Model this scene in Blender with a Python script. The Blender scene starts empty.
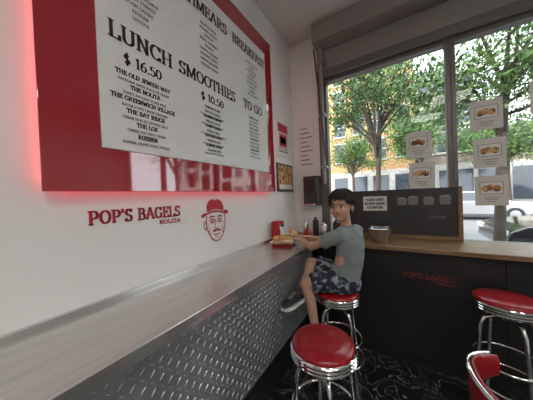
import bpy, math, random
from mathutils import Vector, Matrix, noise
random.seed(7)
DEBUG=False
scene=bpy.context.scene
try:
    scene.view_settings.view_transform='Standard'
except Exception: pass
H=1.49; WX=-1.15; WY=2.53; CEIL=3.39

# ------------------------------------------------------------ materials
def mat(name,col,rough=.5,metal=0,noise_amt=0,nscale=8,bump=0,bscale=40,emit=None,estr=0,spec=.5,coat=0,stretch=None):
    m=bpy.data.materials.new(name); m.use_nodes=True
    nt=m.node_tree; b=nt.nodes['Principled BSDF']
    b.inputs['Base Color'].default_value=(*col,1); b.inputs['Roughness'].default_value=rough
    b.inputs['Metallic'].default_value=metal
    b.inputs['Specular IOR Level'].default_value=spec
    b.inputs['Coat Weight'].default_value=coat
    if emit: 
        b.inputs['Emission Color'].default_value=(*emit,1); b.inputs['Emission Strength'].default_value=estr
    tc=nt.nodes.new('ShaderNodeTexCoord'); mp=nt.nodes.new('ShaderNodeMapping')
    nt.links.new(tc.outputs['Object'],mp.inputs[0])
    if stretch: mp.inputs['Scale'].default_value=stretch
    if noise_amt:
        n=nt.nodes.new('ShaderNodeTexNoise'); n.inputs['Scale'].default_value=nscale; n.inputs['Detail'].default_value=5
        nt.links.new(mp.outputs[0],n.inputs['Vector'])
        r=nt.nodes.new('ShaderNodeValToRGB')
        r.color_ramp.elements[0].position=.3; r.color_ramp.elements[1].position=.7
        r.color_ramp.elements[0].color=(*[c*(1-noise_amt) for c in col],1)
        r.color_ramp.elements[1].color=(*[min(1,c*(1+noise_amt)) for c in col],1)
        nt.links.new(n.outputs[0],r.inputs[0]); nt.links.new(r.outputs[0],b.inputs['Base Color'])
    if bump:
        n2=nt.nodes.new('ShaderNodeTexNoise'); n2.inputs['Scale'].default_value=bscale
        nt.links.new(mp.outputs[0],n2.inputs['Vector'])
        bp=nt.nodes.new('ShaderNodeBump'); bp.inputs['Strength'].default_value=bump; bp.inputs['Distance'].default_value=.01
        nt.links.new(n2.outputs[0],bp.inputs['Height']); nt.links.new(bp.outputs[0],b.inputs['Normal'])
    return m
def ramp_mat(name,stops,scale,rough,bump=0,detail=4,stretch=None,kind='noise',distort=0,interp='LINEAR',metal=0):
    m=mat(name,(.5,.5,.5),rough,metal,stretch=stretch); nt=m.node_tree; b=nt.nodes['Principled BSDF']
    mp=[n for n in nt.nodes if n.type=='MAPPING'][0]
    n=nt.nodes.new('ShaderNodeTexNoise'); n.inputs['Scale'].default_value=scale; n.inputs['Detail'].default_value=detail
    n.inputs['Distortion'].default_value=distort
    nt.links.new(mp.outputs[0],n.inputs['Vector'])
    r=nt.nodes.new('ShaderNodeValToRGB'); cr=r.color_ramp; cr.interpolation=interp
    cr.elements[0].position=stops[0][0]; cr.elements[0].color=(*stops[0][1],1)
    cr.elements[1].position=stops[-1][0]; cr.elements[1].color=(*stops[-1][1],1)
    for p,c in stops[1:-1]:
        e=cr.elements.new(p); e.color=(*c,1)
    nt.links.new(n.outputs[0],r.inputs[0]); nt.links.new(r.outputs[0],b.inputs['Base Color'])
    if bump:
        bp=nt.nodes.new('ShaderNodeBump'); bp.inputs['Strength'].default_value=bump; bp.inputs['Distance'].default_value=.01
        nt.links.new(n.outputs[0],bp.inputs['Height']); nt.links.new(bp.outputs[0],b.inputs['Normal'])
    return m
M={}
M['wall']=mat('wall_paint',(.83,.82,.80),.5,noise_amt=.02,nscale=3,bump=.05,bscale=60)
M['ceil']=mat('ceiling_paint',(.70,.69,.67),.8,noise_amt=.04,nscale=2)
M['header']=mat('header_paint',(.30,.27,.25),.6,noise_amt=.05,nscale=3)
M['frame']=mat('window_frame_metal',(.16,.145,.135),.4,.3)
M['red_acrylic']=mat('red_acrylic',(.38,.004,.016),.05,0,spec=.9,coat=1)
M['menu_white']=mat('menu_panel_white',(.80,.785,.775),.45)
M['ink']=mat('menu_ink',(.03,.028,.03),.6)
M['redink']=mat('red_vinyl_lettering',(.46,.03,.045),.5)
M['led']=mat('led_strip',(1,.2,.2),.5,emit=(1,.08,.12),estr=3.6)
M['steel']=ramp_mat('brushed_steel',[(.3,(.56,.54,.52)),(.7,(.70,.68,.66))],3,.27,bump=.03,detail=6,stretch=(14,1,4),metal=.8)
M['steeledge']=mat('steel_edge',(.72,.71,.70),.25,.9)
M['plate']=mat('diamond_plate_metal',(.50,.52,.55),.36,.75,noise_amt=.15,nscale=5)
M['kick']=mat('toe_kick_black',(.02,.02,.02),.5)
M['black']=mat('black_panel',(.018,.017,.017),.38,noise_amt=.3,nscale=3)
M['blackboard']=mat('black_board',(.035,.034,.036),.35,noise_amt=.25,nscale=6)
M['wood']=ramp_mat('stained_wood',[(.3,(.16,.09,.045)),(.7,(.33,.20,.10))],5,.35,detail=6,stretch=(1,12,12))
M['chrome']=mat('chrome',(.80,.80,.80),.09,1)
M['redvinyl']=mat('red_vinyl',(.32,.005,.012),.30,coat=.3,noise_amt=.1,nscale=10)
M['rubber']=mat('black_rubber',(.02,.02,.02),.7)
M['paper']=mat('paper',(.78,.77,.74),.6)
M['paper2']=mat('poster_paper',(.70,.68,.63),.6)
M['food']=ramp_mat('food_print',[(.35,(.10,.03,.012)),(.5,(.50,.24,.07)),(.62,(.75,.52,.25)),(.7,(.20,.25,.06))],22,.5,detail=3)
M['greyprint']=mat('grey_print',(.3,.3,.3),.6)
M['bagel']=ramp_mat('bagel_crust',[(.3,(.44,.20,.07)),(.6,(.66,.40,.17)),(.75,(.82,.62,.38))],25,.45,bump=.2)
M['cream']=mat('cream_cheese',(.85,.80,.70),.5)
M['leaf']=ramp_mat('leaves',[(.3,(.03,.07,.015)),(.55,(.08,.17,.03)),(.75,(.22,.30,.07))],2.0,.6)
M['bark']=mat('bark',(.06,.045,.035),.9,noise_amt=.4,nscale=12,bump=.5,bscale=20)
M['asphalt']=mat('asphalt',(.16,.16,.165),.85,noise_amt=.15,nscale=2,bump=.2,bscale=60)
M['walk']=mat('concrete_sidewalk',(.30,.29,.28),.85,noise_amt=.1,nscale=3)
M['stone']=mat('facade_stone',(.45,.43,.40),.8,noise_amt=.1,nscale=2)
M['glassdark']=mat('facade_glass',(.05,.06,.08),.1,0,spec=.8)
M['carblack']=mat('car_paint_black',(.012,.013,.016),.12,0,coat=1)
M['carsilver']=mat('car_paint_silver',(.45,.46,.48),.25,.6,coat=1)
M['carwhite']=mat('van_paint_white',(.6,.6,.59),.3,coat=.6)
M['tail']=mat('tail_lamp',(.5,.01,.01),.2)
M['skin']=mat('skin',(.56,.32,.22),.5,noise_amt=.06,nscale=12)
M['lip']=mat('lips',(.42,.15,.12),.5)
M['eyew']=mat('eye_white',(.75,.73,.70),.2)
M['eyeb']=mat('eye_iris',(.02,.012,.008),.15)
M['hair']=mat('hair_dark_brown',(.030,.018,.012),.62,noise_amt=.4,nscale=60,spec=.3)
M['shirt']=mat('tshirt_grey',(.22,.25,.255),.9,noise_amt=.08,nscale=8,bump=.5,bscale=14)
M['shorts']=ramp_mat('shorts_print',[(.42,(.02,.024,.035)),(.50,(.07,.09,.14)),(.57,(.30,.33,.38))],24,.9,detail=2,interp='CONSTANT')
M['shoe']=mat('shoe_canvas',(.03,.03,.035),.8)
M['sole']=mat('shoe_sole',(.72,.70,.66),.6)
M['sock']=mat('sock',(.05,.05,.055),.9)
M['napkinred']=mat('red_plastic',(.40,.012,.018),.3)
M['dark']=mat('dark_plastic',(.03,.03,.032),.35)
M['steelpot']=mat('stainless',(.6,.6,.6),.22,1)
M['light']=mat('fill_light_emission',(1,1,1),.5,emit=(1,.96,.92),estr=14)  # glow of the added fill panels
M['dimprint']=mat('board_print',(.20,.20,.20),.5)
M['redglow']=mat('dark_red_lettering',(.26,.04,.04),.5)
M['conduit']=mat('painted_pipe',(.30,.28,.26),.5)
def floor_mat():
    m=mat('floor_black_marbled',(.02,.02,.02),.32); nt=m.node_tree; b=nt.nodes['Principled BSDF']
    mp=[n for n in nt.nodes if n.type=='MAPPING'][0]
    n=nt.nodes.new('ShaderNodeTexNoise'); n.inputs['Scale'].default_value=5; n.inputs['Detail'].default_value=3; n.inputs['Distortion'].default_value=1.5
    nt.links.new(mp.outputs[0],n.inputs['Vector'])
    r=nt.nodes.new('ShaderNodeValToRGB'); cr=r.color_ramp
    cr.elements[0].position=.0; cr.elements[0].color=(.014,.013,.014,1)
    cr.elements[1].position=1; cr.elements[1].color=(.014,.013,.014,1)
    for p,c in((.487,.014),(.5,.45),(.513,.014),(.60,.014),(.607,.2),(.614,.014)):
        e=cr.elements.new(p); e.color=(c,c*.98,c*.97,1)
    nt.links.new(n.outputs[0],r.inputs[0]); nt.links.new(r.outputs[0],b.inputs['Base Color'])
    return m
M['floor']=floor_mat()
def brick_mat(name,c1,c2,cm,scale):
    m=mat(name,c1,.85); nt=m.node_tree; b=nt.nodes['Principled BSDF']
    mp=[n for n in nt.nodes if n.type=='MAPPING'][0]
    mp.inputs['Rotation'].default_value=(math.radians(90),0,0)
    br=nt.nodes.new('ShaderNodeTexBrick'); br.inputs['Color1'].default_value=(*c1,1); br.inputs['Color2'].default_value=(*c2,1)
    br.inputs['Mortar'].default_value=(*cm,1); br.inputs['Scale'].default_value=scale
    nt.links.new(mp.outputs[0],br.inputs['Vector']); nt.links.new(br.outputs[0],b.inputs['Base Color'])
    return m
M['brick']=brick_mat('tan_brick',(.46,.27,.11),(.38,.21,.09),(.42,.32,.22),4)
M['brick2']=brick_mat('grey_brick',(.27,.22,.19),(.22,.16,.13),(.30,.27,.24),4)
def glass_mat():
    m=bpy.data.materials.new('window_glass'); m.use_nodes=True; nt=m.node_tree; nt.nodes.clear()
    o=nt.nodes.new('ShaderNodeOutputMaterial'); t=nt.nodes.new('ShaderNodeBsdfTransparent'); g=nt.nodes.new('ShaderNodeBsdfGlossy')
    t.inputs[0].default_value=(.96,.97,.96,1); g.inputs['Roughness'].default_value=.02
    mx=nt.nodes.new('ShaderNodeMixShader'); mx.inputs[0].default_value=.012
    nt.links.new(t.outputs[0],mx.inputs[1]); nt.links.new(g.outputs[0],mx.inputs[2]); nt.links.new(mx.outputs[0],o.inputs[0])
    return m
M['glass']=glass_mat()

# ------------------------------------------------------------ mesh builder
class MB:
    def __init__(s): s.v=[];s.f=[];s.m=[];s.mats=[]
    def mi(s,k):
        if k not in s.mats: s.mats.append(k)
        return s.mats.index(k)
    def add(s,vs,fs,k):
        o=len(s.v); s.v+= [tuple(v) for v in vs]; i=s.mi(k)
        for f in fs: s.f.append([a+o for a in f]); s.m.append(i)
    def box(s,lo,hi,k):
        x0,y0,z0=lo;x1,y1,z1=hi
        s.add([(x0,y0,z0),(x1,y0,z0),(x1,y1,z0),(x0,y1,z0),(x0,y0,z1),(x1,y0,z1),(x1,y1,z1),(x0,y1,z1)],
              [(0,3,2,1),(4,5,6,7),(0,1,5,4),(1,2,6,5),(2,3,7,6),(3,0,4,7)],k)
    def sweep(s,pts,rad,k,seg=10,flat=None,closed=False):
        pts=[Vector(p) for p in pts]
        n=len(pts)
        if not hasattr(rad,'__len__'): rad=[rad]*n
        prev=None; rings=[]
        for i,p in enumerate(pts):
            if closed: t=pts[(i+1)%n]-pts[i-1]
            else: t=pts[min(i+1,n-1)]-pts[max(i-1,0)]
            t.normalize()
            if prev is None:
                a=Vector((0,0,1)) if abs(t.z)<.9 else Vector((1,0,0))
                u=t.cross(a).normalized()
            else:
                u=(prev-t*prev.dot(t)).normalized()
            prev=u; w=t.cross(u)
            rings.append([p+(u*math.cos(2*math.pi*j/seg)+w*math.sin(2*math.pi*j/seg))*rad[i] for j in range(seg)])
        vs=[v for r in rings for v in r]; fs=[]
        m=n if closed else n-1
        for i in range(m):
            for j in range(seg):
                a=i*seg+j;b=i*seg+(j+1)%seg; i2=(i+1)%n; fs.append((a,b,i2*seg+(j+1)%seg,i2*seg+j))
        if not closed:
            fs.append(tuple(reversed(range(seg)))); fs.append(tuple((n-1)*seg+j for j in range(seg)))
        s.add(vs,fs,k)
    def lathe(s,prof,c,k,seg=32,axis=None):
        vs=[];fs=[];n=len(prof)
        R=axis if axis else Matrix.Identity(3)
        for r,z in prof:
            for j in range(seg):
                a=2*math.pi*j/seg; vs.append(Vector(c)+R@Vector((r*math.cos(a),r*math.sin(a),z)))
        for i in range(n-1):
            for j in range(seg):
                fs.append((i*seg+j,i*seg+(j+1)%seg,(i+1)*seg+(j+1)%seg,(i+1)*seg+j))
        fs.append(tuple(reversed(range(seg)))); fs.append(tuple((n-1)*seg+j for j in range(seg)))
        s.add(vs,fs,k)
    def ball(s,c,r,k,R=None,seg=16,ring=10):
        if not hasattr(r,'__len__'): r=(r,r,r)
        R=R or Matrix.Identity(3); c=Vector(c); vs=[];fs=[]
        for i in range(1,ring):
            ph=math.pi*i/ring
            for j in range(seg):
                a=2*math.pi*j/seg
                vs.append(c+R@Vector((r[0]*math.sin(ph)*math.cos(a),r[1]*math.sin(ph)*math.sin(a),r[2]*math.cos(ph))))
        for i in range(ring-2):
            for j in range(seg):
                fs.append((i*seg+j,(i+1)*seg+j,(i+1)*seg+(j+1)%seg,i*seg+(j+1)%seg))
        t=len(vs); vs.append(c+R@Vector((0,0,r[2]))); vs.append(c-R@Vector((0,0,r[2])))
        for j in range(seg):
            fs.append((t,j,(j+1)%seg)); fs.append((t+1,(ring-2)*seg+(j+1)%seg,(ring-2)*seg+j))
        s.add(vs,fs,k)
    def cap(s,a,b,ra,rb,k,seg=14):
        a=Vector(a);b=Vector(b); s.sweep([a,b],[ra,rb],k,seg); s.ball(a,ra,k,seg=seg,ring=8); s.ball(b,rb,k,seg=seg,ring=8)
    def loft(s,rings,k,seg=20):
        vs=[];fs=[];n=len(rings)
        for c,u,v in rings:
            c=Vector(c);u=Vector(u);v=Vector(v)
            for j in range(seg):
                a=2*math.pi*j/seg; vs.append(c+u*math.cos(a)+v*math.sin(a))
        for i in range(n-1):
            for j in range(seg):
                fs.append((i*seg+j,i*seg+(j+1)%seg,(i+1)*seg+(j+1)%seg,(i+1)*seg+j))
        fs.append(tuple(reversed(range(seg)))); fs.append(tuple((n-1)*seg+j for j in range(seg)))
        s.add(vs,fs,k)
    def build(s,name,parent=None,smooth=False,bevel=0,loc=None,fixn=True):
        me=bpy.data.meshes.new(name)
        off=Vector(loc) if loc else Vector((0,0,0))
        me.from_pydata([tuple(Vector(v)-off) for v in s.v],[],s.f)
        for k in s.mats: me.materials.append(M[k])
        for p,i in zip(me.polygons,s.m): p.material_index=i; p.use_smooth=smooth
        me.update()
        if fixn:
            import bmesh
            bm=bmesh.new(); bm.from_mesh(me); bmesh.ops.recalc_face_normals(bm,faces=bm.faces); bm.to_mesh(me); bm.free()
        ob=bpy.data.objects.new(name,me); scene.collection.objects.link(ob); ob.location=off
        if bevel:
            b=ob.modifiers.new('bevel','BEVEL'); b.width=bevel; b.segments=2; b.limit_method='ANGLE'
        if parent:
            ob.parent=parent
            ob.matrix_parent_inverse=Matrix.Translation(parent.location).inverted()
        return ob
def autosmooth(ob,deg=40):
    me=ob.data
    for p in me.polygons: p.use_smooth=True
    try: me.set_sharp_from_angle(angle=math.radians(deg))
    except Exception: pass
    return ob
def empty(name,loc=(0,0,0)):
    e=bpy.data.objects.new(name,None); e.empty_display_size=.1; e.location=loc; scene.collection.objects.link(e); return e
def boxobj(name,lo,hi,k,bevel=0,parent=None):
    b=MB(); b.box(lo,hi,k); c=[(a+d)/2 for a,d in zip(lo,hi)]
    return b.build(name,parent,bevel=bevel,loc=c)

# ------------------------------------------------------------ serif stroke font
def arc(cx,cy,rx,ry,a0,a1,n=9):
    return [(cx+rx*math.cos(math.radians(a0+(a1-a0)*i/n)),cy+ry*math.sin(math.radians(a0+(a1-a0)*i/n))) for i in range(n+1)]
G={
'A':(.82,[[(.08,0),(.41,1)],[(.41,1),(.74,0)],[(.2,.36),(.62,.36)]],[(.08,0),(.74,0)]),
'B':(.74,[[(.18,0),(.18,1)],[(.18,.96)]+arc(.38,.75,.2,.21,90,-90)+[(.18,.54)],[(.18,.54)]+arc(.4,.29,.24,.25,90,-90)+[(.18,.04)]],[(.14,0),(.14,1)]),
'C':(.78,[arc(.42,.5,.32,.46,42,318,14),[(.68,.98),(.68,.7)],[(.68,.02),(.68,.26)]],[]),
'D':(.82,[[(.18,0),(.18,1)],[(.18,.96)]+arc(.38,.5,.34,.46,90,-90,12)+[(.18,.04)]],[(.14,0),(.14,1)]),
'E':(.68,[[(.18,0),(.18,1)],[(.18,.96),(.6,.96)],[(.18,.52),(.48,.52)],[(.18,.04),(.62,.04)],[(.59,.98),(.59,.76)],[(.61,0),(.61,.24)],[(.47,.62),(.47,.42)]],[(.14,0),(.14,1)]),
'F':(.64,[[(.18,0),(.18,1)],[(.18,.96),(.58,.96)],[(.18,.52),(.48,.52)],[(.57,.98),(.57,.76)],[(.47,.62),(.47,.42)]],[(.16,0),(.14,1)]),
'G':(.84,[arc(.42,.5,.32,.46,42,330,14),[(.7,.44),(.7,.06)],[(.66,.98),(.66,.7)]],[(.68,.44)]),
'H':(.86,[[(.18,0),(.18,1)],[(.68,0),(.68,1)],[(.18,.5),(.68,.5)]],[(.18,0),(.18,1),(.68,0),(.68,1)]),
'I':(.38,[[(.19,0),(.19,1)]],[(.19,0),(.19,1)]),
'J':(.56,[[(.38,1),(.38,.25)]+arc(.2,.22,.18,.2,0,-150)],[(.38,1)]),
'K':(.82,[[(.18,0),(.18,1)],[(.66,1),(.22,.42)],[(.34,.58),(.7,0)]],[(.18,0),(.18,1),(.66,1),(.7,0)]),
'L':(.66,[[(.18,0),(.18,1)],[(.18,.04),(.6,.04)],[(.6,0),(.6,.28)]],[(.16,0),(.18,1)]),
'M':(1.0,[[(.16,0),(.16,1)],[(.84,0),(.84,1)],[(.16,1),(.5,.1)],[(.5,.1),(.84,1)]],[(.16,0),(.84,0),(.12,1),(.88,1)]),
'N':(.86,[[(.18,0),(.18,1)],[(.68,0),(.68,1)],[(.18,1),(.68,0)]],[(.18,0),(.14,1),(.68,1)]),
'O':(.84,[arc(.42,.5,.33,.46,0,360,18)],[]),
'P':(.72,[[(.18,0),(.18,1)],[(.18,.96)]+arc(.38,.7,.24,.26,90,-90)+[(.18,.44)]],[(.18,0),(.14,1)]),
'Q':(.84,[arc(.42,.5,.33,.46,0,360,18),[(.44,.2),(.72,-.14)]],[]),
'R':(.80,[[(.18,0),(.18,1)],[(.18,.96)]+arc(.38,.73,.22,.23,90,-90)+[(.18,.5)],[(.38,.5),(.7,0)]],[(.18,0),(.14,1),(.72,0)]),
'S':(.66,[arc(.33,.73,.21,.23,35,250,9)+arc(.33,.27,.23,.24,80,-150,10),[(.53,.98),(.53,.76)],[(.11,.02),(.11,.26)]],[]),
'T':(.74,[[(.37,0),(.37,1)],[(.06,.96),(.68,.96)],[(.07,.98),(.07,.74)],[(.67,.98),(.67,.74)]],[(.37,0)]),
'U':(.84,[[(.18,1),(.18,.3)]+arc(.43,.3,.25,.27,180,360,10)+[(.68,1)]],[(.18,1),(.68,1)]),
'V':(.8,[[(.08,1),(.4,0)],[(.4,0),(.72,1)]],[(.08,1),(.72,1)]),
'W':(1.1,[[(.08,1),(.32,0)],[(.32,0),(.55,.9)],[(.55,.9),(.78,0)],[(.78,0),(1.02,1)]],[(.08,1),(1.02,1)]),
'X':(.78,[[(.1,0),(.68,1)],[(.1,1),(.68,0)]],[(.1,0),(.1,1),(.68,0),(.68,1)]),
'Y':(.78,[[(.39,0),(.39,.48)],[(.39,.48),(.1,1)],[(.39,.48),(.68,1)]],[(.39,0),(.1,1),(.68,1)]),
'Z':(.7,[[(.1,.96),(.6,.96)],[(.6,.96),(.1,.04)],[(.1,.04),(.62,.04)]],[]),
'0':(.66,[arc(.33,.5,.24,.46,0,360,16)],[]),'1':(.46,[[(.26,0),(.26,1)],[(.26,1),(.1,.82)]],[(.26,0)]),
'5':(.62,[[(.54,.96),(.18,.96),(.15,.56)]+arc(.3,.33,.24,.29,110,-150,10)],[]),
'6':(.64,[arc(.33,.3,.23,.27,0,360,12),[(.1,.35),(.18,.75),(.5,.98)]],[]),
'$':(.62,[arc(.31,.7,.19,.19,35,250,8)+arc(.31,.29,.2,.2,80,-150,8),[(.31,-.1),(.31,1.1)]],[]),
'.':(.28,[[(.14,0),(.14,.14)]],[]),"'":(.26,[[(.13,.72),(.13,1.02)]],[]),',':(.28,[[(.16,.1),(.1,-.14)]],[]),
'&':(.8,[arc(.38,.77,.16,.18,-60,240,9),arc(.36,.26,.24,.25,70,330,9)],[]),' ':(.4,[],[]),'-':(.4,[[(.08,.45),(.34,.45)]],[]),
}
def text_width(t,track=.0): return sum(G.get(c,G[' '])[0]+track for c in t)
def put_text(b,t,org,X,Y,cap,k,width=None,anchor='l',thick=.17,thin=.07,track=0,lift=.002):
    org=Vector(org);X=Vector(X);Y=Vector(Y);N=X.cross(Y)
    w=text_width(t,track); sx=(width/w) if width else cap
    cx=0 if anchor=='l' else -w*sx/2
    def P(x,y): return org+X*(cx+x*sx)+Y*(y*cap)+N*lift
    pos=0
    for c in t:
        g=G.get(c,G[' '])
        for st in g[1]:
            for (x0,y0),(x1,y1) in zip(st,st[1:]):
                dx,dy=x1-x0,y1-y0; L=math.hypot(dx,dy) or 1e-6
                h=thin/2+(thick-thin)/2*abs(dy)/L
                nx,ny=-dy/L*h,dx/L*h; ex,ey=dx/L*thin*.25,dy/L*thin*.25
                b.add([P(pos+x0+nx-ex,y0+ny-ey),P(pos+x0-nx-ex,y0-ny-ey),P(pos+x1-nx+ex,y1-ny+ey),P(pos+x1+nx+ex,y1+ny+ey)],[(0,1,2,3)],k)
        for x,y in g[2]:
            y0,y1=(0,thin) if y<.3 else ((y-thin,y) if y>.9 else (y-thin/2,y+thin/2))
            b.add([P(pos+x-.16,y0),P(pos+x+.16,y0),P(pos+x+.16,y1),P(pos+x-.16,y1)],[(0,1,2,3)],k)
        pos+=g[0]+track
EY=(0,1,0);EZ=(0,0,1);EX=(1,0,0)

# ------------------------------------------------------------ room shell
RX=3.6; RY=-2.8
boxobj('floor',(WX-.15,RY-.15,-.08),(RX+.15,WY+.12,0),'floor')
boxobj('ceiling',(WX-.15,RY-.15,CEIL),(RX+.15,WY+.12,CEIL+.1),'ceil')
boxobj('wall_left',(WX-.15,RY,0),(WX,WY+.12,CEIL),'wall')
boxobj('wall_right',(RX,RY,0),(RX+.15,WY+.12,CEIL),'wall')
boxobj('wall_rear',(WX-.15,RY-.15,0),(RX+.15,RY,CEIL),'wall')
WTOP=2.815
b=MB()
b.box((WX,WY,0),(-.80,WY+.12,CEIL),'wall')
b.box((3.3,WY,0),(RX,WY+.12,CEIL),'wall')
b.box((-.80,WY,0),(3.3,WY+.12,.98),'black')
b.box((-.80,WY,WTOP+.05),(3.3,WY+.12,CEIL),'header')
b.build('wall_front',loc=(1,WY,1.5))
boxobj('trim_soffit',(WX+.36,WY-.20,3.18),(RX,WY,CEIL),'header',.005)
boxobj('trim_header',(-.80,WY-.05,WTOP+.04),(3.3,WY,WTOP+.12),'frame',.004)
def window(n,x0,x1):
    e=empty('window_%d'%n,((x0+x1)/2,WY+.06,1.9))
    b=MB(); t=.035
    b.box((x0,WY+.01,.98),(x0+t,WY+.10,WTOP+.05),'frame'); b.box((x1-t,WY+.01,.98),(x1,WY+.10,WTOP+.05),'frame')
    b.box((x0+t,WY+.01,WTOP+.0),(x1-t,WY+.10,WTOP+.05),'frame'); b.box((x0+t,WY+.01,.98),(x1-t,WY+.10,1.03),'frame')
    b.build('window_frame',e,bevel=.004)
    g=MB(); g.box((x0+t,WY+.05,1.03),(x1-t,WY+.056,WTOP),'glass'); g.build('window_pane',e)
window(1,-.80+.06,.415); window(2,.415,1.9); window(3,1.9,3.3)
boxobj('trim_jamb',(-.80,WY-.01,.98),(-.74,WY+.12,WTOP+.05),'frame')
b=MB(); b.sweep([(-.74,WY-.06,3.18),(-.74,WY-.06,1.62)],.022,'conduit',12); b.sweep([(-.80,WY-.10,CEIL-.215),(-.70,WY-.10,1.9)],.008,'dark',6)
for z in (1.8,2.4,3.0): b.box((-.775,WY-.085,z),(-.705,WY-.0,z+.03),'conduit')
b.build('conduit_pipe',smooth=False,loc=(-.74,WY-.06,2.4))

# ------------------------------------------------------------ menu board
SX=WX+.021
sgn=empty('menu_board',(SX,1.09,H+.8))
y0,y1,z0,z1=.222,1.92,H+.054,H+1.56
b=MB(); b.box((SX+.03,y0,z0),(SX+.040,y1,z1),'red_acrylic'); b.build('red_acrylic_panel',sgn,bevel=.002)
b=MB(); b.box((SX+.0,y0+.10,z0+.10),(SX+.03,y1-.10,z1-.10),'napkinred'); b.build('backing_box',sgn)
b=MB()
b.box((SX+.005,y0+.02,z0+.03),(SX+.018,y0+.035,z1-.03),'led'); b.box((SX+.005,y1-.035,z0+.03),(SX+.018,y1-.02,z1-.03),'led')
b.box((SX+.005,y0+.05,z0+.03),(SX+.018,y1-.05,z0+.042),'led')
b.build('led_strip',sgn)
wy0,wy1,wz0,wz1=.41,1.79,H+.245,H+1.395
b=MB(); b.box((SX+.040,wy0,wz0),(SX+.048,wy1,wz1),'menu_white'); b.build('white_menu_panel',sgn,bevel=.001)
b=MB(); XW=SX+.0485
def hd(t,ya,yb,z,cap): put_text(b,t,(XW,ya,H+z),EY,EZ,cap,'ink',width=yb-ya,thick=.19,thin=.075)
hd('LUNCH',.45,.77,.752,.078); hd('$ 16.50',.51,.70,.655,.05)
hd('SMOOTHIES',.81,1.32,.757,.075); hd('$ 10.50',.97,1.18,.66,.05)
hd('TO GO',1.42,1.70,.757,.075)
hd('BAGELS',.43,.74,1.235,.075); hd('SCHMEARS',.79,1.25,1.235,.075); hd('BREAKFAST',1.31,1.77,1.235,.075)
words='SMOKED SALMON ONION CAPERS TOMATO PLAIN SESAME POPPY EVERYTHING CREAM CHEESE SCALLION VEGETABLE TURKEY SWISS LETTUCE PICKLES RUSSIAN DRESSING BANANA BERRY ALMOND MILK EGG BACON AVOCADO HONEY BUTTER JELLY PASTRAMI'.split()
def sm(t,yc,z,cap,bold=False,maxw=.36):
    w=min(maxw,text_width(t)*cap*1.0)
    put_text(b,t,(XW,yc,H+z),EY,EZ,cap,'ink',width=w,anchor='c',thick=.24 if bold else .15,thin=.11 if bold else .08)
z=1.165
while z>.87:
    for yc in(.60,1.06,1.56):
        sm(' '.join(random.sample(words,random.choice((1,2,2)))),yc,z,.016,False,.33)
    z-=.034
heads=['THE OLD JEWISH WAY','THE NOLITA','THE GREENWICH VILLAGE','THE BAY RIDGE','THE LOX','RUEBEN']
z=.60
for h in heads:
    sm(h,.61,z,.0215,True,.34); sm(' '.join(random.sample(words,4)),.61,z-.028,.0125,False,.36); z-=.058
z=.615
for i in range(10):
    sm(' '.join(random.sample(words,2)),1.07,z,.0165,i%2==0,.36); 
    if i%2: sm(' '.join(random.sample(words,4)),1.07,z-.02,.010,False,.40)
    z-=.032
z=.69
for i in range(12):
    sm(' '.join(random.sample(words,2)),1.56,z,.0150,i%3==0,.28); z-=.031
b.build('menu_lettering',sgn,fixn=False)

# wall lettering + logo
b=MB(); XL=WX+.0005
put_text(b,"POP'S BAGELS",(XL,.369,H-.092),EY,EZ,.062,'redink',width=.457,thick=.24,thin=.10,track=.02)
put_text(b,"NOLITA",(XL,.69,H-.128),EY,EZ,.024,'redink',width=.136,thick=.22,thin=.12,track=.06)
b.build('wall_lettering',fixn=False)
b=MB()
def LP(x,y): return (WX+.0025,.98+x*.28,H-.315+y*.32)
def poly(pts): 
    b.add([LP(*p) for p in pts],[tuple(range(len(pts)))],'redink')
def strk(pts,w0=.02,w1=None):
    w1=w1 or w0; n=len(pts)-1
    for i in range(n):
        (xa,ya),(xb,yb)=pts[i],pts[i+1]; dx,dy=xb-xa,yb-ya; L=math.hypot(dx,dy) or 1e-6
        ha=(w0+(w1-w0)*i/n)/2; hb=(w0+(w1-w0)*(i+1)/n)/2
        b.add([LP(xa-dy/L*ha,ya+dx/L*ha),LP(xa+dy/L*ha,ya-dx/L*ha),LP(xb+dy/L*hb,yb-dx/L*hb),LP(xb-dy/L*hb,yb+dx/L*hb)],[(0,1,2,3)],'redink')
poly([(.22,.70),(.20,.84),(.27,.95),(.42,1.0),(.50,.96),(.60,.99),(.74,.93),(.80,.82),(.80,.70),(.66,.74),(.50,.755),(.34,.74)])
poly([(.02,.60),(.10,.60),(.24,.66),(.40,.69),(.60,.69),(.78,.65),(.92,.62),(.98,.65),(.96,.71),(.86,.74),(.80,.69),(.66,.725),(.5,.74),(.34,.725),(.20,.69),(.12,.69),(.04,.66)])
strk([(.20,.62),(.17,.50),(.19,.36),(.26,.22),(.36,.10),(.50,.03),(.64,.06),(.76,.18),(.83,.34),(.85,.50),(.83,.63)],.03)
strk([(.17,.48),(.11,.50),(.10,.40),(.14,.33),(.19,.36)],.025)
strk(arc(.38,.50,.08,.045,0,360,12),.022); strk(arc(.64,.50,.08,.045,0,360,12),.022)
poly([(p[0],p[1]) for p in arc(.38,.50,.03,.03,0,345,8)]); poly([(p[0],p[1]) for p in arc(.64,.50,.03,.03,0,345,8)])
strk([(.28,.58),(.38,.61),(.46,.58)],.035); strk([(.56,.58),(.64,.61),(.74,.58)],.035)
strk([(.50,.54),(.47,.40),(.45,.34),(.52,.31),(.58,.34)],.024)
poly([(.36,.27),(.44,.31),(.52,.29),(.60,.31),(.70,.27),(.62,.25),(.52,.26),(.43,.245)])
strk([(.40,.20),(.50,.17),(.62,.20)],.03); strk([(.44,.13),(.52,.115),(.60,.13)],.015)
strk([(.30,.38),(.27,.28),(.33,.20)],.018); strk([(.72,.38),(.76,.28),(.71,.20)],.018)
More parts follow.
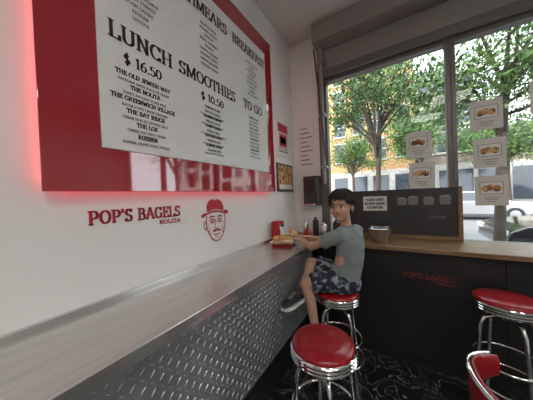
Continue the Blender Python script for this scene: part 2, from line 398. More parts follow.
strk([(.24,.46),(.22,.36)],.012); strk([(.78,.46),(.80,.36)],.012); strk([(.30,.14),(.40,.06)],.02)
b.build('face_logo_decal',fixn=False)

def wall_poster(name,ya,yb,za,zb,frame,prints):
    e=empty(name,(WX,(ya+yb)/2,H+(za+zb)/2))
    b=MB(); b.box((WX,ya,H+za),(WX+.012,yb,H+zb),frame)
    b.box((WX+.012,ya+.02,H+za+.02),(WX+.014,yb-.02,H+zb-.02),prints[0])
    for (a,c,d,f,k) in prints[1]:
        b.box((WX+.014,ya+(yb-ya)*a,H+za+(zb-za)*d),(WX+.0155,ya+(yb-ya)*c,H+za+(zb-za)*f),k)
    b.build('poster_sheet',e,bevel=.001)
wall_poster('wall_poster',2.07,2.38,.47,.88,'paper',('paper',[(.12,.88,.66,.90,'redink'),(.2,.8,.26,.62,'redink'),(.28,.72,.34,.54,'paper'),(.15,.85,.10,.16,'greyprint'),(.15,.85,.19,.23,'greyprint')]))
wall_poster('framed_picture',2.06,2.46,.06,.38,'dark',('food',[(.1,.9,.08,.25,'cream')]))
b=MB(); b.box((-1.07,WY-.012,H+.30),(-.86,WY,H+.93),'paper'); 
for i in range(9): b.box((-1.04,WY-.0135,H+.38+i*.055),(-.89-.03*(i%3),WY-.012,H+.395+i*.055),'greyprint')
b.build('wall_notice',loc=(-.96,WY,H+.6))
b=MB(); b.box((-.98,WY-.13,H-.12),(-.80,WY-.001,H+.23),'dark'); b.box((-.96,WY-.15,H+.03),(-.82,WY-.13,H+.19),'black'); b.box((-.95,WY-.17,H-.12),(-.83,WY-.01,H-.095),'steelpot')
b.build('towel_dispenser',bevel=.015,loc=(-.89,WY-.06,H))

# ------------------------------------------------------------ steel counter
CT=1.04; CF=-.70; CEND=2.06; WC=WX+.021
boxobj('trim_backsplash',(WX,RY,CT-.05),(WX+.0195,CEND,CT+.022),'steeledge',.003)
cnt=empty('steel_counter',(-.92,0,0))
b=MB(); b.box((WC,RY+.05,CT-.012),(CF,CEND,CT),'steel'); b.build('counter_top',cnt,bevel=.003)
b=MB(); b.box((CF-.004,RY+.05,CT-.045),(CF+.004,CEND,CT+.003),'steeledge')
b.build('counter_edge',cnt,bevel=.002)
b=MB(); b.box((WC+.0,RY+.05,CT-.05),(CF-.02,CEND,CT-.012),'kick'); b.box((WC,RY+.05,0),(-.86,CEND,.37),'kick'); b.build('counter_carcass',cnt)
PX=-.77
b=MB(); b.box((WC,RY+.05,.37),(PX,CEND,CT-.05),'plate')
pit=.034
ny=int((CEND+1.0)/pit); nz=int((CT-.05-.38)/pit)
for i in range(ny):
    for j in range(nz+1):
        yc=-1.0+pit*(i+.5); zc=.385+pit*(j+.3)
        s=1 if (i+j)%2 else -1
        L=.0145; w=.0036; h=.0028; c=.7071
        d=Vector((0,c,s*c)); p=Vector((0,-s*c,c)); o=Vector((PX,yc,zc))
        b.add([o-d*L,o+p*w,o+d*L,o-p*w,o-d*L*.5+Vector((h,0,0)),o+d*L*.5+Vector((h,0,0))],
              [(0,3,4),(3,2,5),(3,5,4),(2,1,5),(1,0,4),(1,4,5)],'plate')
b.build('diamond_plate_front',cnt)

# ------------------------------------------------------------ window counter
wc=empty('window_counter',(1,2.3,0))
BF=2.08
b=MB(); b.box((WC,BF,CT-.045),(RX-.021,WY-.021,CT-.008),'wood'); b.build('counter_top',wc,bevel=.005)
boxobj('trim_counter_sill',(WX,WY-.0205,CT-.05),(RX,WY,CT-.009),'wood')
b=MB(); b.box((WC,BF+.07,0.09),(RX-.021,WY-.021,CT-.045),'black'); b.box((WC,BF+.11,0),(RX-.021,WY-.021,.09),'kick')
for x in (.62,1.5,2.4): b.box((x,BF+.062,.12),(x+.02,BF+.07,CT-.06),'kick')
b.build('counter_front',wc,bevel=.003)
b=MB(); put_text(b,"POP'S BAGELS",(0.0,BF+.07,.765),EX,EZ,.045,'redglow',width=.35,thick=.24,thin=.10)
put_text(b,"NOLITA",(0.23,BF+.07,.735),EX,EZ,.018,'redglow',width=.12,thick=.24,thin=.10); b.build('counter_lettering',wc,fixn=False)
bd=empty('black_display_board',(-.08,WY-.03,1.27))
b=MB(); b.box((-.60,WY-.04,CT-.007),(.43,WY-.015,H+.025),'blackboard'); b.build('board',bd,bevel=.002)
b=MB(); b.box((.43,WY-.05,CT-.007),(.462,WY-.01,H+.03),'wood'); b.box((-.60,WY-.055,CT-.007),(.43,WY-.04,CT+.03),'wood'); b.build('wood_edging',bd)
b=MB(); yb=WY-.0405
put_text(b,'TRION',(.22,yb,H-.26),EX,EZ,.028,'dimprint',width=.13,thick=.12,thin=.08)
for i,x in enumerate((-.02,.07,.19,.31)):
    h=.06+.012*(i%2)
    b.add([(x,yb-.002,H-.13),(x+.07,yb-.002,H-.13),(x+.078,yb-.002,H-.13+h),(x-.008,yb-.002,H-.13+h)],[(0,1,2,3)],'dimprint')
    b.add([(x-.004,yb-.003,H-.13+h),(x+.074,yb-.003,H-.13+h),(x+.06,yb-.003,H-.115+h),(x+.01,yb-.003,H-.115+h)],[(0,1,2,3)],'greyprint')
b.build('board_print',bd,fixn=False)
sg=empty('counter_notice',(-.22,WY-.045,H-.1))
b=MB(); b.box((-.335,WY-.046,H-.185),(-.115,WY-.0405,H-.035),'paper'); b.build('card',sg)
b=MB()
for i,t in enumerate(("PLEASE DON'T","BE RUDE BEHIND","COUNTER")): put_text(b,t,(-.225,WY-.0465,H-.083-i*.04),EX,EZ,.024,'ink',width=(.17,.19,.15)[i],anchor='c',thick=.26,thin=.13)
b.build('card_text',sg,fixn=False)
def wposter(x,z,w=.205,h=.255,k='food'):
    e=empty('window_menu_poster',(x,WY+.045,H+z))
    y=WY+.047
    b=MB(); b.box((x-w/2,y-.002,H+z-h/2),(x+w/2,y,H+z+h/2),'paper2'); b.build('sheet',e)
    b=MB(); b.box((x-w*.36,y-.0035,H+z-h*.12),(x+w*.36,y-.002,H+z+h*.30),'greyprint')
    b.box((x-w*.33,y-.0045,H+z-h*.10),(x+w*.33,y-.0035,H+z+h*.28),'paper'); 
    for i in range(3):
        b.ball((x-w*.18+i*w*.17,y-.005,H+z+h*(.07+.04*(i%2))),(w*.13,.003,h*.11),k,seg=12,ring=6)
    for i in range(3): b.box((x-w*.25+.01*i,y-.0035,H+z-h*(.24+.07*i)),(x+w*.25-.01*i,y-.002,H+z-h*(.215+.07*i)),'greyprint')
    b.build('print',e,fixn=False)
for x,z in((.165,.455),(.185,.152),(.645,.635),(.66,.305),(.665,-.02),(1.00,.71),(1.02,.36),(1.02,.02)): wposter(x,z)

# ------------------------------------------------------------ stools
def stool(name,x,y,sz=.75,rot=0,back=None,R=.158):
    e=empty(name,(x,y,0)); c=(x,y,0)
    b=MB()
    b.lathe([(.02,sz-.045),(R-.012,sz-.045),(R-.004,sz-.03),(R-.002,sz-.02),(R-.01,sz-.006),(R-.03,sz+.002),(R*.6,sz+.008),(.02,sz+.010)],c,'redvinyl',48)
    autosmooth(b.build('seat_cushion',e),60)
    b=MB(); prof=[(R-.006,sz-.082)]
    for i in range(3):
        z=sz-.076+i*.017; prof+=[(R,z),(R+.005,z+.004),(R+.005,z+.009),(R,z+.013)]
    prof+=[(R-.004,sz-.022)]
    b.lathe(prof,c,'chrome',48); autosmooth(b.build('chrome_band',e),50)
    b=MB(); b.lathe([(.03,sz-.14),(.05,sz-.13),(.05,sz-.1),(.12,sz-.082)],c,'dark',24); b.build('swivel',e)
    b=MB()
    for q in range(4):
        a=rot+q*math.pi/2
        d=Vector((math.cos(a),math.sin(a),0)); o=Vector(c)
        b.sweep([o+d*.02+Vector((0,0,sz-.125)),o+d*.08+Vector((0,0,sz-.125)),o+d*.115+Vector((0,0,sz-.14)),o+d*.135+Vector((0,0,sz-.18)),o+d*.150+Vector((0,0,sz-.35)),o+d*.190+Vector((0,0,.02))],.011,'chrome',10)
    for (rr,zz) in ((.174,.26),(.166,.40)):
        b.sweep([(x+rr*math.cos(t*math.pi/16),y+rr*math.sin(t*math.pi/16),zz) for t in range(32)],.009,'chrome',8,closed=True)
    autosmooth(b.build('chrome_legs',e),60)
    b=MB()
    for q in range(4):
        a=rot+q*math.pi/2; o=Vector((x+.191*math.cos(a),y+.191*math.sin(a),0)); b.lathe([(.016,0),(.016,.03),(.012,.035)],o,'rubber',12)
    b.build('leg_tips',e)
    if back is not None:
        b=MB(); n=14; rings=[]
        for i in range(n+1):
            a=back-math.radians(62)+math.radians(124)*i/n
            ctr=Vector((x+.185*math.cos(a),y+.185*math.sin(a),sz+.21)); rad=Vector((math.cos(a),math.sin(a),0))
            hh=.06*(1-.5*abs(i-n/2)/(n/2)**1)+.01
            rings.append((ctr,rad*.013,Vector((0,0,hh))))
        b.loft(rings,'redvinyl',14); autosmooth(b.build('backrest_pad',e),60)
        b=MB()
        for s in(-1,1):
            a=back+s*math.radians(35)
            p=lambda r,z:(x+r*math.cos(a),y+r*math.sin(a),z)
            b.sweep([p(.10,sz-.10),p(.19,sz-.09),p(.21,sz-.03),p(.205,sz+.20)],.010,'chrome',8)
        b.sweep([(x+.20*math.cos(back+t),y+.20*math.sin(back+t),sz+.275-.03*abs(t)) for t in [i*.1 for i in range(-10,11)]],.008,'chrome',8)
        autosmooth(b.build('backrest_frame',e),60)
    return e
stool('bar_stool',-.355,1.05,sz=.755,rot=.5)
stool('bar_stool',-.43,1.665,sz=.755,rot=.9)
stool('bar_stool',.55,1.925,sz=.80,rot=.3)
stool('bar_stool',1.25,1.90,sz=.80,rot=.7)
stool('bar_stool_with_back',.385,.98,sz=.60,rot=.2,back=math.radians(180))

# ------------------------------------------------------------ counter items
CI=CT+.0015
nb=empty('napkin_dispenser',(-1.07,1.92,CI))
b=MB(); b.box((-1.125,1.86,CI),(-1.035,1.98,CI+.20),'napkinred'); b.build('case',nb,bevel=.012)
b=MB(); b.box((-1.0345,1.875,CI+.03),(-1.029,1.965,CI+.16),'chrome'); b.box((-1.036,1.89,CI+.05),(-1.020,1.95,CI+.14),'paper'); b.build('napkins',nb,bevel=.003)
TX,TY=-.93,1.765
tb=empty('bagel_tray',(TX,TY,CI))
b=MB()
def rrect(hx,hy,z,rot=.15,n=4):
    return [Vector((TX,TY,z))+Matrix.Rotation(rot,3,'Z')@Vector((sx*(hx-.015)+.015*math.cos(a),sy*(hy-.015)+.015*math.sin(a),0)) for (sx,sy,a0) in((1,1,0),(-1,1,90),(-1,-1,180),(1,-1,270)) for a in [math.radians(a0+90*i/n) for i in range(n+1)]]
rs=[rrect(.075,.10,CI),rrect(.090,.115,CI+.024),rrect(.094,.119,CI+.024),rrect(.086,.111,CI+.020),rrect(.072,.095,CI+.004)]
n=len(rs[0]); b.add([v for r in rs for v in r],[(i*n+j,i*n+(j+1)%n,(i+1)*n+(j+1)%n,(i+1)*n+j) for i in range(4) for j in range(n)]+[tuple(range(n)),tuple(4*n+j for j in range(n))],'napkinred')
b.build('tray',tb)
b=MB(); vs=[];N=14
for i in range(N+1):
    for j in range(N+1):
        x=-.105+.21*i/N; y=-.13+.26*j/N; e_=max(abs(x)/.105,abs(y)/.13)
        z=CI+.008+.034*max(0,e_-.6)/.4+.010*noise.noise(Vector((x*40,y*40,1)))
        v=Vector((TX,TY,z))+Matrix.Rotation(.25,3,'Z')@Vector((x,y,0)); vs.append(v)
b.add(vs,[(i*(N+1)+j,(i+1)*(N+1)+j,(i+1)*(N+1)+j+1,i*(N+1)+j+1) for i in range(N) for j in range(N)],'paper'); b.build('paper_liner',tb,smooth=True)
def torus(b,c,R,r,k,tilt=None,seg=20):
    T=tilt or Matrix.Identity(3)
    b.sweep([Vector(c)+T@Vector((R*math.cos(t*2*math.pi/seg),R*math.sin(t*2*math.pi/seg),0)) for t in range(seg)],r,k,12,closed=True)
b=MB()
for (dx,dy,dz,tx) in((-.035,-.05,.034,.15),(.038,-.045,.036,-.2),(-.005,.045,.034,.1)):
    T=Matrix.Rotation(tx,3,'X')@Matrix.Rotation(tx,3,'Y'); c=Vector((TX+dx,TY+dy,CI+dz))
    torus(b,c,.031,.021,'bagel',T); torus(b,c+Vector((0,0,.012)),.032,.0185,'cream',T); torus(b,c+Vector((0,0,.024)),.031,.021,'bagel',T)
autosmooth(b.build('bagel_sandwiches',tb),80)
b=MB(); c=(-.17,2.24,CT-.007)
b.lathe([(.055,0),(.065,.003),(.085,.06),(.105,.125),(.111,.13),(.107,.132),(.099,.125),(.08,.06),(.055,.012),(.01,.01)],c,'steelpot',32); autosmooth(b.build('metal_bowl',loc=c),50)
cc=empty('condiment_canisters',(-.8,2.28,CT))
b=MB()
for (x,y,h,r,k) in((-.93,2.30,.18,.036,'steelpot'),(-.82,2.34,.21,.034,'dark'),(-.71,2.28,.16,.040,'steelpot'),(-.60,2.36,.18,.032,'dark'),(-.86,2.20,.10,.032,'napkinred')):
    b.lathe([(r*.95,0),(r,.01),(r,h*.8),(r*.9,h*.84),(r*.5,h*.9),(r*.45,h),(.004,h)],(x,y,CT-.007),k,20)
autosmooth(b.build('canisters',cc),40)

# ------------------------------------------------------------ boy
boy=empty('boy_sitting',(-.40,1.66,.76))
F=Vector((-.88,.30,0)).normalized()
Lf=Vector((-F.y,F.x,0)).normalized()
UP=Vector((0,0,1))
hip=Vector((-.375,1.68,.85)); chest=Vector((-.325,1.675,1.10)); neck=Vector((-.345,1.655,1.262)); 
hL=hip+Lf*.075; hR=hip-Lf*.075
kL=Vector((-.62,1.49,.83)); aL=Vector((-.535,1.45,.50))
kR=Vector((-.665,1.735,.915)); aR=Vector((-.665,1.47,.755))
sL=Vector((-.375,1.555,1.195)); sR=Vector((-.30,1.795,1.20))
eL=Vector((-.60,1.60,1.087)); wL=Vector((-.755,1.745,1.10))
eR=Vector((-.53,1.93,1.075)); wR=Vector((-.74,1.90,1.10))
def remesh(ob,vox,smooth=6,fac=.5):
    r=ob.modifiers.new('remesh','REMESH'); r.mode='VOXEL'; r.voxel_size=vox; r.use_smooth_shade=True
    s=ob.modifiers.new('smooth','SMOOTH'); s.factor=fac; s.iterations=smooth
hc=Vector((-.367,1.610,1.398))
b=MB()
b.cap(neck-Vector((0,0,.05)),hc+Vector((.012,.025,-.05)),.041,.040,'skin')
for s,e,w in((sL,eL,wL),(sR,eR,wR)):
    b.cap(s,e,.037,.030,'skin'); m=e.lerp(w,.35); b.cap(e,m,.030,.028,'skin'); b.cap(m,w,.028,.019,'skin')
for h,k,a in((hL,kL,aL),(hR,kR,aR)):
    b.cap(h,k,.064,.044,'skin'); m=k.lerp(a,.32); 
    back=Vector((.012,.006,-.006)); b.cap(k,m+back,.043,.040,'skin'); b.cap(m+back,a,.040,.026,'skin')
b.loft([(hip,Lf*.11,F*.08),(chest,Lf*.12,F*.08),(neck-Vector((0,0,.03)),Lf*.06,F*.05)],'skin')
def hand(b,w,d,n,curl=.5,mirror=1,sc=.85,thumb_open=.7):
    d=d.normalized(); n=(n-d*n.dot(d)).normalized(); s=d.cross(n)*mirror
    for t in(-.024,-.008,.008,.024):
        b.cap(w+s*t*.6*sc,w+(d*.078+s*t)*sc,.0135*sc,.0115*sc,'skin',10)
    lens={.028:.068,.0095:.078,-.0095:.073,-.028:.058}
    for t,L in lens.items():
        p=w+(d*.080+s*t)*sc; ang=0
        for seg,fr in enumerate((.45,.30,.25)):
            ang+=curl*(.7,1.0,.8)[seg]
            q=p+(d*math.cos(ang)+n*math.sin(ang)+s*t*.8)*L*fr*sc
            b.cap(p,q,(.0088-.0009*seg)*sc,(.0082-.0009*seg)*sc,'skin',8); p=q
    p=w+(d*.022+s*.024)*sc
    for seg,(L,a1) in enumerate(((.04,thumb_open),(.03,thumb_open*.6),(.024,thumb_open*.3))):
        q=p+((d*math.cos(a1)+s*math.sin(a1)).normalized()*.9+n*(.25+.25*seg)).normalized()*L*sc
        b.cap(p,q,(.012-.0015*seg)*sc,(.011-.0015*seg)*sc,'skin',8); p=q
body=b.build('body',boy); remesh(body,.006,5)
tL=(Vector((-.86,1.82,1.125))-wL); tR=(Vector((-.86,1.87,1.12))-wR)
b=MB(); b.cap(wL-tL.normalized()*.03,wL,.021,.018,'skin'); hand(b,wL,tL,Vector((0,.4,-1)),.6,-1)
b.cap(wR-tR.normalized()*.03,wR,.021,.018,'skin'); hand(b,wR,tR,Vector((0,-.4,-1)),.6,1)
hb=b.build('hands',boy); remesh(hb,.0028,2)
b=MB()
b.loft([(hip+Vector((0,0,-.055)),Lf*.118,F*.106),(hip+Vector((.0,0,.03)),Lf*.120,F*.108),(hip.lerp(chest,.5)+Vector((.012,0,.02)),Lf*.120,F*.096),
 (chest+Vector((0,0,.0)),Lf*.130,F*.092),(Vector((-.327,1.672,1.185)),Lf*.126,F*.080),(neck+Vector((0,0,-.018)),Lf*.062,F*.056),(neck+Vector((0,0,-.006)),Lf*.050,F*.048)],'shirt',28)
for s,e in((sL,eL),(sR,eR)):
    i=s+(chest-s)*.25+Vector((0,0,.03)); b.cap(i,s,.048,.048,'shirt'); q=s.lerp(e,.58); b.sweep([s,s.lerp(e,.3),q],[.048,.052,.056],'shirt',16)
sh=b.build('tshirt',boy); remesh(sh,.007,6)
tx=bpy.data.textures.new('cloth_folds','CLOUDS'); tx.noise_scale=.09; tx.noise_depth=2
dm=sh.modifiers.new('folds','DISPLACE'); dm.texture=tx; dm.strength=.022; dm.mid_level=.5; dm.texture_coords='GLOBAL'
b=MB(); b.sweep([neck+Vector((0,0,-.012))+Lf*.050*math.cos(t)+F*.048*math.sin(t)+Vector((0,0,-.008*math.sin(t))) for t in [i*math.pi/12 for i in range(24)]],.006,'shirt',8,closed=True); b.build('collar',boy,smooth=True)
b=MB()
b.loft([(hip+Vector((0,0,-.085)),Lf*.125,F*.10),(hip+Vector((0,0,-.03)),Lf*.130,F*.118),(hip+Vector((0,0,.05)),Lf*.114,F*.098)],'shorts',24)
for h,k in((hL,kL),(hR,kR)):
    b.sweep([h,h.lerp(k,.45),h.lerp(k,.84)],[.080,.076,.072],'shorts',18); b.ball(h,.080,'shorts')
so=b.build('shorts',boy); remesh(so,.007,5)
dm=so.modifiers.new('folds','DISPLACE'); dm.texture=tx; dm.strength=.018; dm.mid_level=.5; dm.texture_coords='GLOBAL'
def shoe(a,d,upv,nm):
    d=d.normalized(); upv=(upv-d*upv.dot(d)).normalized(); s=d.cross(upv)
    b=MB(); heel=a-upv*.055-d*.035
    def ring(t,w,h,base=0):
        return (heel+d*t+upv*(base+h/2+.012),s*w,upv*h/2)
    b.loft([ring(-.012,.022,.04),ring(.0,.030,.062),ring(.03,.033,.078),(heel+d*.075+upv*.045,s*.034,upv*.036),ring(.11,.038,.055),ring(.155,.043,.043),ring(.195,.036,.034),ring(.215,.018,.022)],'shoe',16)
    up=b.build(nm+'_upper',boy); remesh(up,.005,4)
    b=MB(); out=[(-.018,.02),(.0,.032),(.05,.034),(.10,.038),(.155,.046),(.195,.040),(.217,.022)]
    vs=[];n=len(out)
    for hgt in(-.008,.014):
        for t,w in out: vs.append(heel+d*t+s*w+upv*hgt)
        for t,w in reversed(out): vs.append(heel+d*t-s*w+upv*hgt)
    m=2*n; fs=[tuple(range(m)),tuple(range(m,2*m))]+[(i,(i+1)%m,m+(i+1)%m,m+i) for i in range(m)]
    b.add(vs,fs,'sole')
    for i in range(4):
        p=heel+d*(.085+.018*i)+upv*(.077-.007*i); b.sweep([p-s*.018,p+upv*.003,p+s*.018],.0028,'sole',6)
    b.build(nm+'_sole',boy,bevel=.003)
    b=MB(); b.cap(a+(upv*.02),a-upv*.01,.030,.031,'sock'); b.build(nm+'_sock',boy,smooth=True)
shoe(aR,Vector((-.28,-.95,-.02)),Vector((-.1,.05,1)),'right_shoe')
shoe(aL,Vector((-.75,-.45,-.25)),(kL-aL)+Vector((0,0,.3)),'left_shoe')
# head
fd=Vector((-.10,-.98,-.08)).normalized(); ls=fd.cross(UP).normalized()*-1; hu=ls.cross(fd).normalized()
if hu.z<0: hu=-hu
HR=Matrix((ls,-fd,hu)).transposed()*1.08
def hp(x,y,z): return hc+HR@Vector((x,y,z))
b=MB()
b.ball(hp(0,.012,.032),(.072,.088,.078),'skin',HR,24,16)
b.ball(hp(0,-.018,-.020),(.058,.062,.074),'skin',HR,24,16)
b.ball(hp(0,-.045,-.070),(.028,.030,.022),'skin',HR)
b.ball(hp(.032,-.048,-.022),(.025,.022,.027),'skin',HR); b.ball(hp(-.032,-.048,-.022),(.025,.022,.027),'skin',HR)
b.cap(hp(0,-.074,.004),hp(0,-.086,-.020),.007,.010,'skin'); b.ball(hp(.010,-.079,-.023),.007,'skin'); b.ball(hp(-.010,-.079,-.023),.007,'skin')
b.cap(hp(-.034,-.066,.022),hp(.034,-.066,.022),.009,.009,'skin')
for s in(-1,1): b.ball(hp(.070*s,.012,-.008),(.009,.019,.030),'skin',HR@Matrix.Rotation(.35*s,3,'Z'))
hd_=b.build('head',boy); remesh(hd_,.0035,3)
b=MB()
for s in(-1,1):
    b.ball(hp(.027*s,-.0665,.006),(.0125,.010,.0075),'eyew',HR); b.ball(hp(.027*s-.001,-.0745,.0055),(.0062,.0035,.0066),'eyeb',HR)
    b.sweep([hp(.013*s,-.074,.012),hp(.027*s,-.0765,.0145),hp(.041*s,-.069,.010)],.0016,'eyeb',6)
b.build('eyes',boy,smooth=True)
b=MB()
for s in(-1,1): b.sweep([hp(.012*s,-.0785,.026),hp(.028*s,-.0785,.030),hp(.044*s,-.069,.025)],[.0022,.0035,.0015],'hair',6)
b.build('eyebrows',boy,smooth=True)
b=MB(); b.sweep([hp(-.020,-.0725,-.046),hp(-.008,-.0795,-.0435),hp(0,-.080,-.045),hp(.008,-.0795,-.0435),hp(.020,-.0725,-.046)],[.001,.004,.0035,.004,.001],'lip',8)
b.sweep([hp(-.016,-.0735,-.050),hp(0,-.0785,-.053),hp(.016,-.0735,-.050)],[.001,.0045,.001],'lip',8); b.build('mouth',boy,smooth=True)
b=MB(); b.ball(hp(0,.026,.046),(.076,.088,.074),'hair',HR,24,16); b.ball(hp(0,.045,.0),(.072,.062,.072),'hair',HR,20,12)
hr=b.build('hair_cap',boy); remesh(hr,.006,3)
b=MB()
for i in range(460):
    a=random.uniform(-math.pi,math.pi)
    front=abs(a)<.8; side=.8<=abs(a)<1.55
    ph1=random.uniform(1.05,1.48) if front else (random.uniform(1.55,2.0) if side else random.uniform(1.9,2.45))
    pts=[];rd=[]
    st=random.uniform(.02,.75); sw=random.uniform(-.35,.6); lift=random.uniform(0,.10)
    for q in range(7):
        t=q/6; ph=st+(ph1-st)*t; k=1.0+lift*math.sin(t*2.4)+random.uniform(-.006,.006)
        aa=a+sw*t*t
        pts.append(hp(math.sin(aa)*.080*k*math.sin(ph),.020-math.cos(aa)*.098*k*math.sin(ph),.038+.084*k*math.cos(ph)))
        rd.append((.0025,.0042,.005,.005,.0042,.003,.0006)[q])
    b.sweep(pts,rd,'hair',5)
b.build('hair_locks',boy,smooth=True)
b=MB(); T=Matrix.Rotation(.5,3,'Y'); c=Vector((-.865,1.845,CT+.088)); torus(b,c,.027,.017,'bagel',T); torus(b,c+Vector((0,0,.010)),.028,.015,'cream',T); torus(b,c+Vector((0,0,.020)),.027,.017,'bagel',T)
autosmooth(b.build('bagel_in_hand',boy),80)

# ------------------------------------------------------------ exterior
boxobj('street_ground',(-60,5.6,-.25),(70,60,-.12),'asphalt')
boxobj('sidewalk',(-60,WY+.12,-.25),(70,5.6,0.0),'walk')
boxobj('far_sidewalk',(-60,17.5,-.12),(70,22,0.03),'walk')
def building(name,x0,x1,y0,y1,h,k,wn,fn,ww,wh,base='stone'):
    e=empty(name,((x0+x1)/2,(y0+y1)/2,0))
    b=MB(); b.box((x0,y0,0.03),(x1,y1,h),k); b.box((x0-.2,y0-.3,h-.5),(x1+.2,y1,h+.3),'stone'); b.box((x0,y0-.1,0.03),(x1,y0,3.6),base); b.build('facade',e)
    b=MB(); c=MB(); dx=(x1-x0)/wn; dz=(h-4.6)/fn
    for i in range(wn):
        for j in range(fn):
            cx=x0+dx*(i+.5); cz=4.4+dz*(j+.45)
            b.box((cx-ww/2,y0-.03,cz-wh/2),(cx+ww/2,y0+.05,cz+wh/2),'glassdark')
            c.box((cx-ww/2-.12,y0-.14,cz-wh/2-.15),(cx+ww/2+.12,y0,cz-wh/2),'stone'); c.box((cx-ww/2-.1,y0-.10,cz+wh/2),(cx+ww/2+.1,y0,cz+wh/2+.2),'stone')
            c.box((cx-ww/2,y0-.06,cz-.04),(cx+ww/2,y0-.03,cz+.04),'stone')
        b.box((x0+dx*(i+.5)-dx*.36,y0-.14,.6),(x0+dx*(i+.5)+dx*.36,y0-.08,3.1),'glassdark')
    b.build('glazing',e); c.build('window_trim',e)
building('apartment_building',-13,1.2,22.5,30,15,'brick',8,4,1.0,1.8)
building('grey_building',1.4,5.0,22.5,30,11,'brick2',3,3,.9,1.6)
building('corner_building',13,30,22.5,30,8.5,'stone',8,2,1.2,1.8)
building('low_building',5.2,12.8,24,32,6,'brick2',4,1,1.1,1.2)
building('side_building',-40,-13.2,22.5,32,13,'brick2',12,4,1.1,1.8)
def tree(name,x,y,h,R,cz,n,dens_seed,lean=0,leafs=.13,tr=.15,z0=0.003):
    rnd=random.Random(dens_seed); e=empty(name,(x,y,z0)); b=MB()
    top=Vector((x+lean,y,h*.55))
    b.sweep([(x,y,z0),(x,y,z0+.05),(x+.03,y,.8),(x+lean*.5,y+.05,h*.3),top],[tr,tr*.98,tr*.8,tr*.67,tr*.5],'bark',10)
    tips=[]
    for i in range(16):
        a=rnd.uniform(0,6.28); t=rnd.uniform(.3,1); s=Vector((x,y,0)).lerp(top,t); s.z=h*.3+(h*.25)*t
        rr=R*rnd.uniform(.5,.95); tip=Vector((x+lean+rr*math.cos(a),y+rr*math.sin(a),cz+rnd.uniform(-.5,.8)*R))
        mid=s.lerp(tip,.5)+Vector((rnd.uniform(-.2,.2),rnd.uniform(-.2,.2),.25))
        b.sweep([s,mid,tip],[tr*.33,tr*.2,.008],'bark',7); tips+= [mid,tip,mid.lerp(tip,.5)]
        for q in range(3):
            t2=mid+Vector((rnd.uniform(-1,1),rnd.uniform(-1,1),rnd.uniform(-.3,1)))*R*.3
            b.sweep([mid.lerp(tip,q*.3),t2],[tr*.12,.005],'bark',5); tips.append(t2)
    autosmooth(b.build('trunk_and_branches',e),60)
    b=MB(); vs=[];fs=[]
    for i in range(n):
        c=rnd.choice(tips)+Vector((rnd.gauss(0,1),rnd.gauss(0,1),rnd.gauss(0,.8)))*R*.13
        u=Vector((rnd.gauss(0,1),rnd.gauss(0,1),rnd.gauss(0,1))).normalized(); w=u.orthogonal().normalized(); l=leafs*rnd.uniform(.6,1.2)
        o=len(vs); vs+=[c-u*l*.5,c+w*l*.28,c+u*l*.5,c-w*l*.28]; fs.append((o,o+1,o+2,o+3))
    b.add(vs,fs,'leaf'); b.build('foliage',e,fixn=False)
tree('street_tree',-.45,4.9,5.6,1.45,3.9,6500,3,.15,.085,.075)
tree('street_tree',1.35,5.0,6.2,1.9,3.6,11000,5,.15,.095,.09)
tree('street_tree',4.6,4.8,6.2,1.9,3.7,7000,11,.1,.10,.09)
tree('street_tree',-4.0,5.0,6.2,1.9,4.0,7000,8,.1,.10,.09)
tree('street_tree',5.6,18.8,7.5,2.8,4.6,9000,13,leafs=.18,z0=.035)
tree('street_tree',1.4,18.8,8.5,3.0,5.4,9000,23,leafs=.18,z0=.035)
tree('street_tree',-3.2,18.6,7,2.3,4.8,4500,17,leafs=.18,z0=.035)
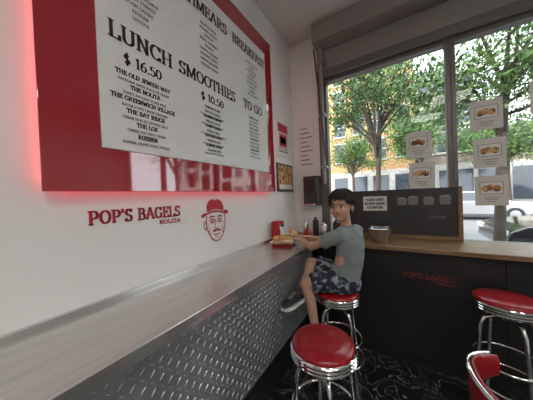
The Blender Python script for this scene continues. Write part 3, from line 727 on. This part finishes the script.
def car(name,x,y,L,W,Hh,paint,flip=1,z=-.12):
    e=empty(name,(x,y,z)); b=MB()
    prof=[(-.5,.32),(-.49,.52),(-.44,.60),(-.30,.64),(-.16,.93),(-.05,1.0),(.20,1.0),(.34,.90),(.44,.68),(.495,.62),(.5,.34),(.46,.20),(-.46,.20)]
    vs=[];n=len(prof)
    for yy in(-1,1):
        for px,pz in prof:
            inset=.16*max(0,(pz-.6)/.4)
            vs.append((x+flip*px*L,y+yy*(W/2-inset),z+pz*Hh))
    fs=[tuple(range(n)),tuple(range(n,2*n))]+[(i,(i+1)%n,n+(i+1)%n,n+i) for i in range(n)]
    b.add(vs,fs,paint); b.build('body_shell',e,bevel=.04)
    b=MB()
    for yy in(-1,1):
        pts=[(-.27,.66),(-.155,.90),(-.05,.955),(.19,.955),(.31,.88),(.38,.68)]
        vv=[(x+flip*a*L,y+yy*(W/2-.16*max(0,(c-.6)/.4)+.008),z+c*Hh) for a,c in pts]; b.add(vv,[tuple(range(len(pts)))],'glassdark')
    w=W/2-.14
    b.add([(x+flip*-.30*L,y-w,z+.655*Hh+.012),(x+flip*-.30*L,y+w,z+.655*Hh+.012),(x+flip*-.165*L,y+w-.1,z+.925*Hh+.012),(x+flip*-.165*L,y-w+.1,z+.925*Hh+.012)],[(0,1,2,3)],'glassdark')
    b.build('car_windows',e,fixn=False)
    b=MB()
    for px in(-.32,.32):
        for yy in(-1,1):
            R=Matrix.Rotation(math.pi/2,3,'X'); c=(x+px*L,y+yy*(W/2-.08),z+.32)
            b.lathe([(.1,-.11),(.30,-.11),(.32,-.09),(.32,.09),(.30,.11),(.1,.11)],c,'rubber',24,R); b.lathe([(.01,-.118),(.19,-.115),(.19,.115),(.01,.118)],c,'steelpot',16,R)
    autosmooth(b.build('wheels',e),40)
    b=MB()
    for yy in(-1,1):
        b.box((x-flip*.497*L-.03,y+yy*(W/2-.25)-.18,z+.50*Hh-.05),(x-flip*.497*L+.03,y+yy*(W/2-.25)+.18,z+.50*Hh+.05),'paper')
        b.box((x+flip*.497*L-.03,y+yy*(W/2-.25)-.18,z+.55*Hh-.05),(x+flip*.497*L+.03,y+yy*(W/2-.25)+.18,z+.55*Hh+.05),'tail')
    b.build('car_lamps',e)
car('parked_car',4.0,6.75,4.6,1.85,1.45,'carblack',1)
car('parked_car',-1.9,6.75,4.5,1.8,1.42,'carblack',-1)
car('parked_car',3.2,15.8,4.5,1.8,1.5,'carsilver',-1)
car('parked_car',9.5,15.8,5.0,1.9,1.9,'carwhite',-1)
car('parked_car',-3.5,15.8,4.6,1.8,1.5,'carwhite',1)

# ------------------------------------------------------------ lights
for (x,y) in((.6,-1.7),(2.4,-.5),(.9,-.55),(2.4,-1.8)):  # unseen glowing panels added behind the camera to brighten the interior
    e=empty('fill_light_panel',(x,y,CEIL)); b=MB(); b.box((x-.30,y-.30,CEIL-.03),(x+.30,y+.30,CEIL-.008),'light'); b.build('fill_emitter',e)
    b=MB(); 
    b.box((x-.33,y-.33,CEIL-.035),(x-.30,y+.33,CEIL-.001),'frame'); b.box((x+.30,y-.33,CEIL-.035),(x+.33,y+.33,CEIL-.001),'frame'); b.box((x-.30,y-.33,CEIL-.035),(x+.30,y-.30,CEIL-.001),'frame'); b.box((x-.30,y+.30,CEIL-.035),(x+.30,y+.33,CEIL-.001),'frame'); b.build('fill_panel_rim',e)
sun=bpy.data.lights.new('sun','SUN'); sun.energy=5; sun.angle=.01; sun.color=(1,.93,.82)
so_=bpy.data.objects.new('sun',sun); scene.collection.objects.link(so_)
so_.rotation_euler=Vector((.45,1.0,-.85)).to_track_quat('-Z','Y').to_euler()
w=bpy.data.worlds.new('World'); scene.world=w; w.use_nodes=True; nt=w.node_tree
bg=nt.nodes['Background']; bg.inputs[0].default_value=(.86,.93,1,1); bg.inputs[1].default_value=4.6

# ------------------------------------------------------------ camera
cam=bpy.data.cameras.new('camera'); co=bpy.data.objects.new('camera',cam); scene.collection.objects.link(co)
th=math.radians(32.1); p=math.radians(.73); rho=.04
Fw=Vector((-math.sin(th)*math.cos(p),math.cos(th)*math.cos(p),-math.sin(p)))
Rt=Vector((math.cos(th),math.sin(th),0)); Uv=Rt.cross(Fw)
R2=Rt*math.cos(rho)-Uv*math.sin(rho); U2=Uv*math.cos(rho)+Rt*math.sin(rho)
m=Matrix((R2,U2,-Fw)).transposed().to_4x4(); m.translation=Vector((0,0,H)); co.matrix_world=m
cam.sensor_width=36; cam.lens=36*213/533; cam.clip_start=.02; cam.clip_end=300
if DEBUG:
    k=4.0; cam.lens*=k; cam.shift_x=(325-266.5)/533*k; cam.shift_y=(200-245)/533*k
scene.camera=co
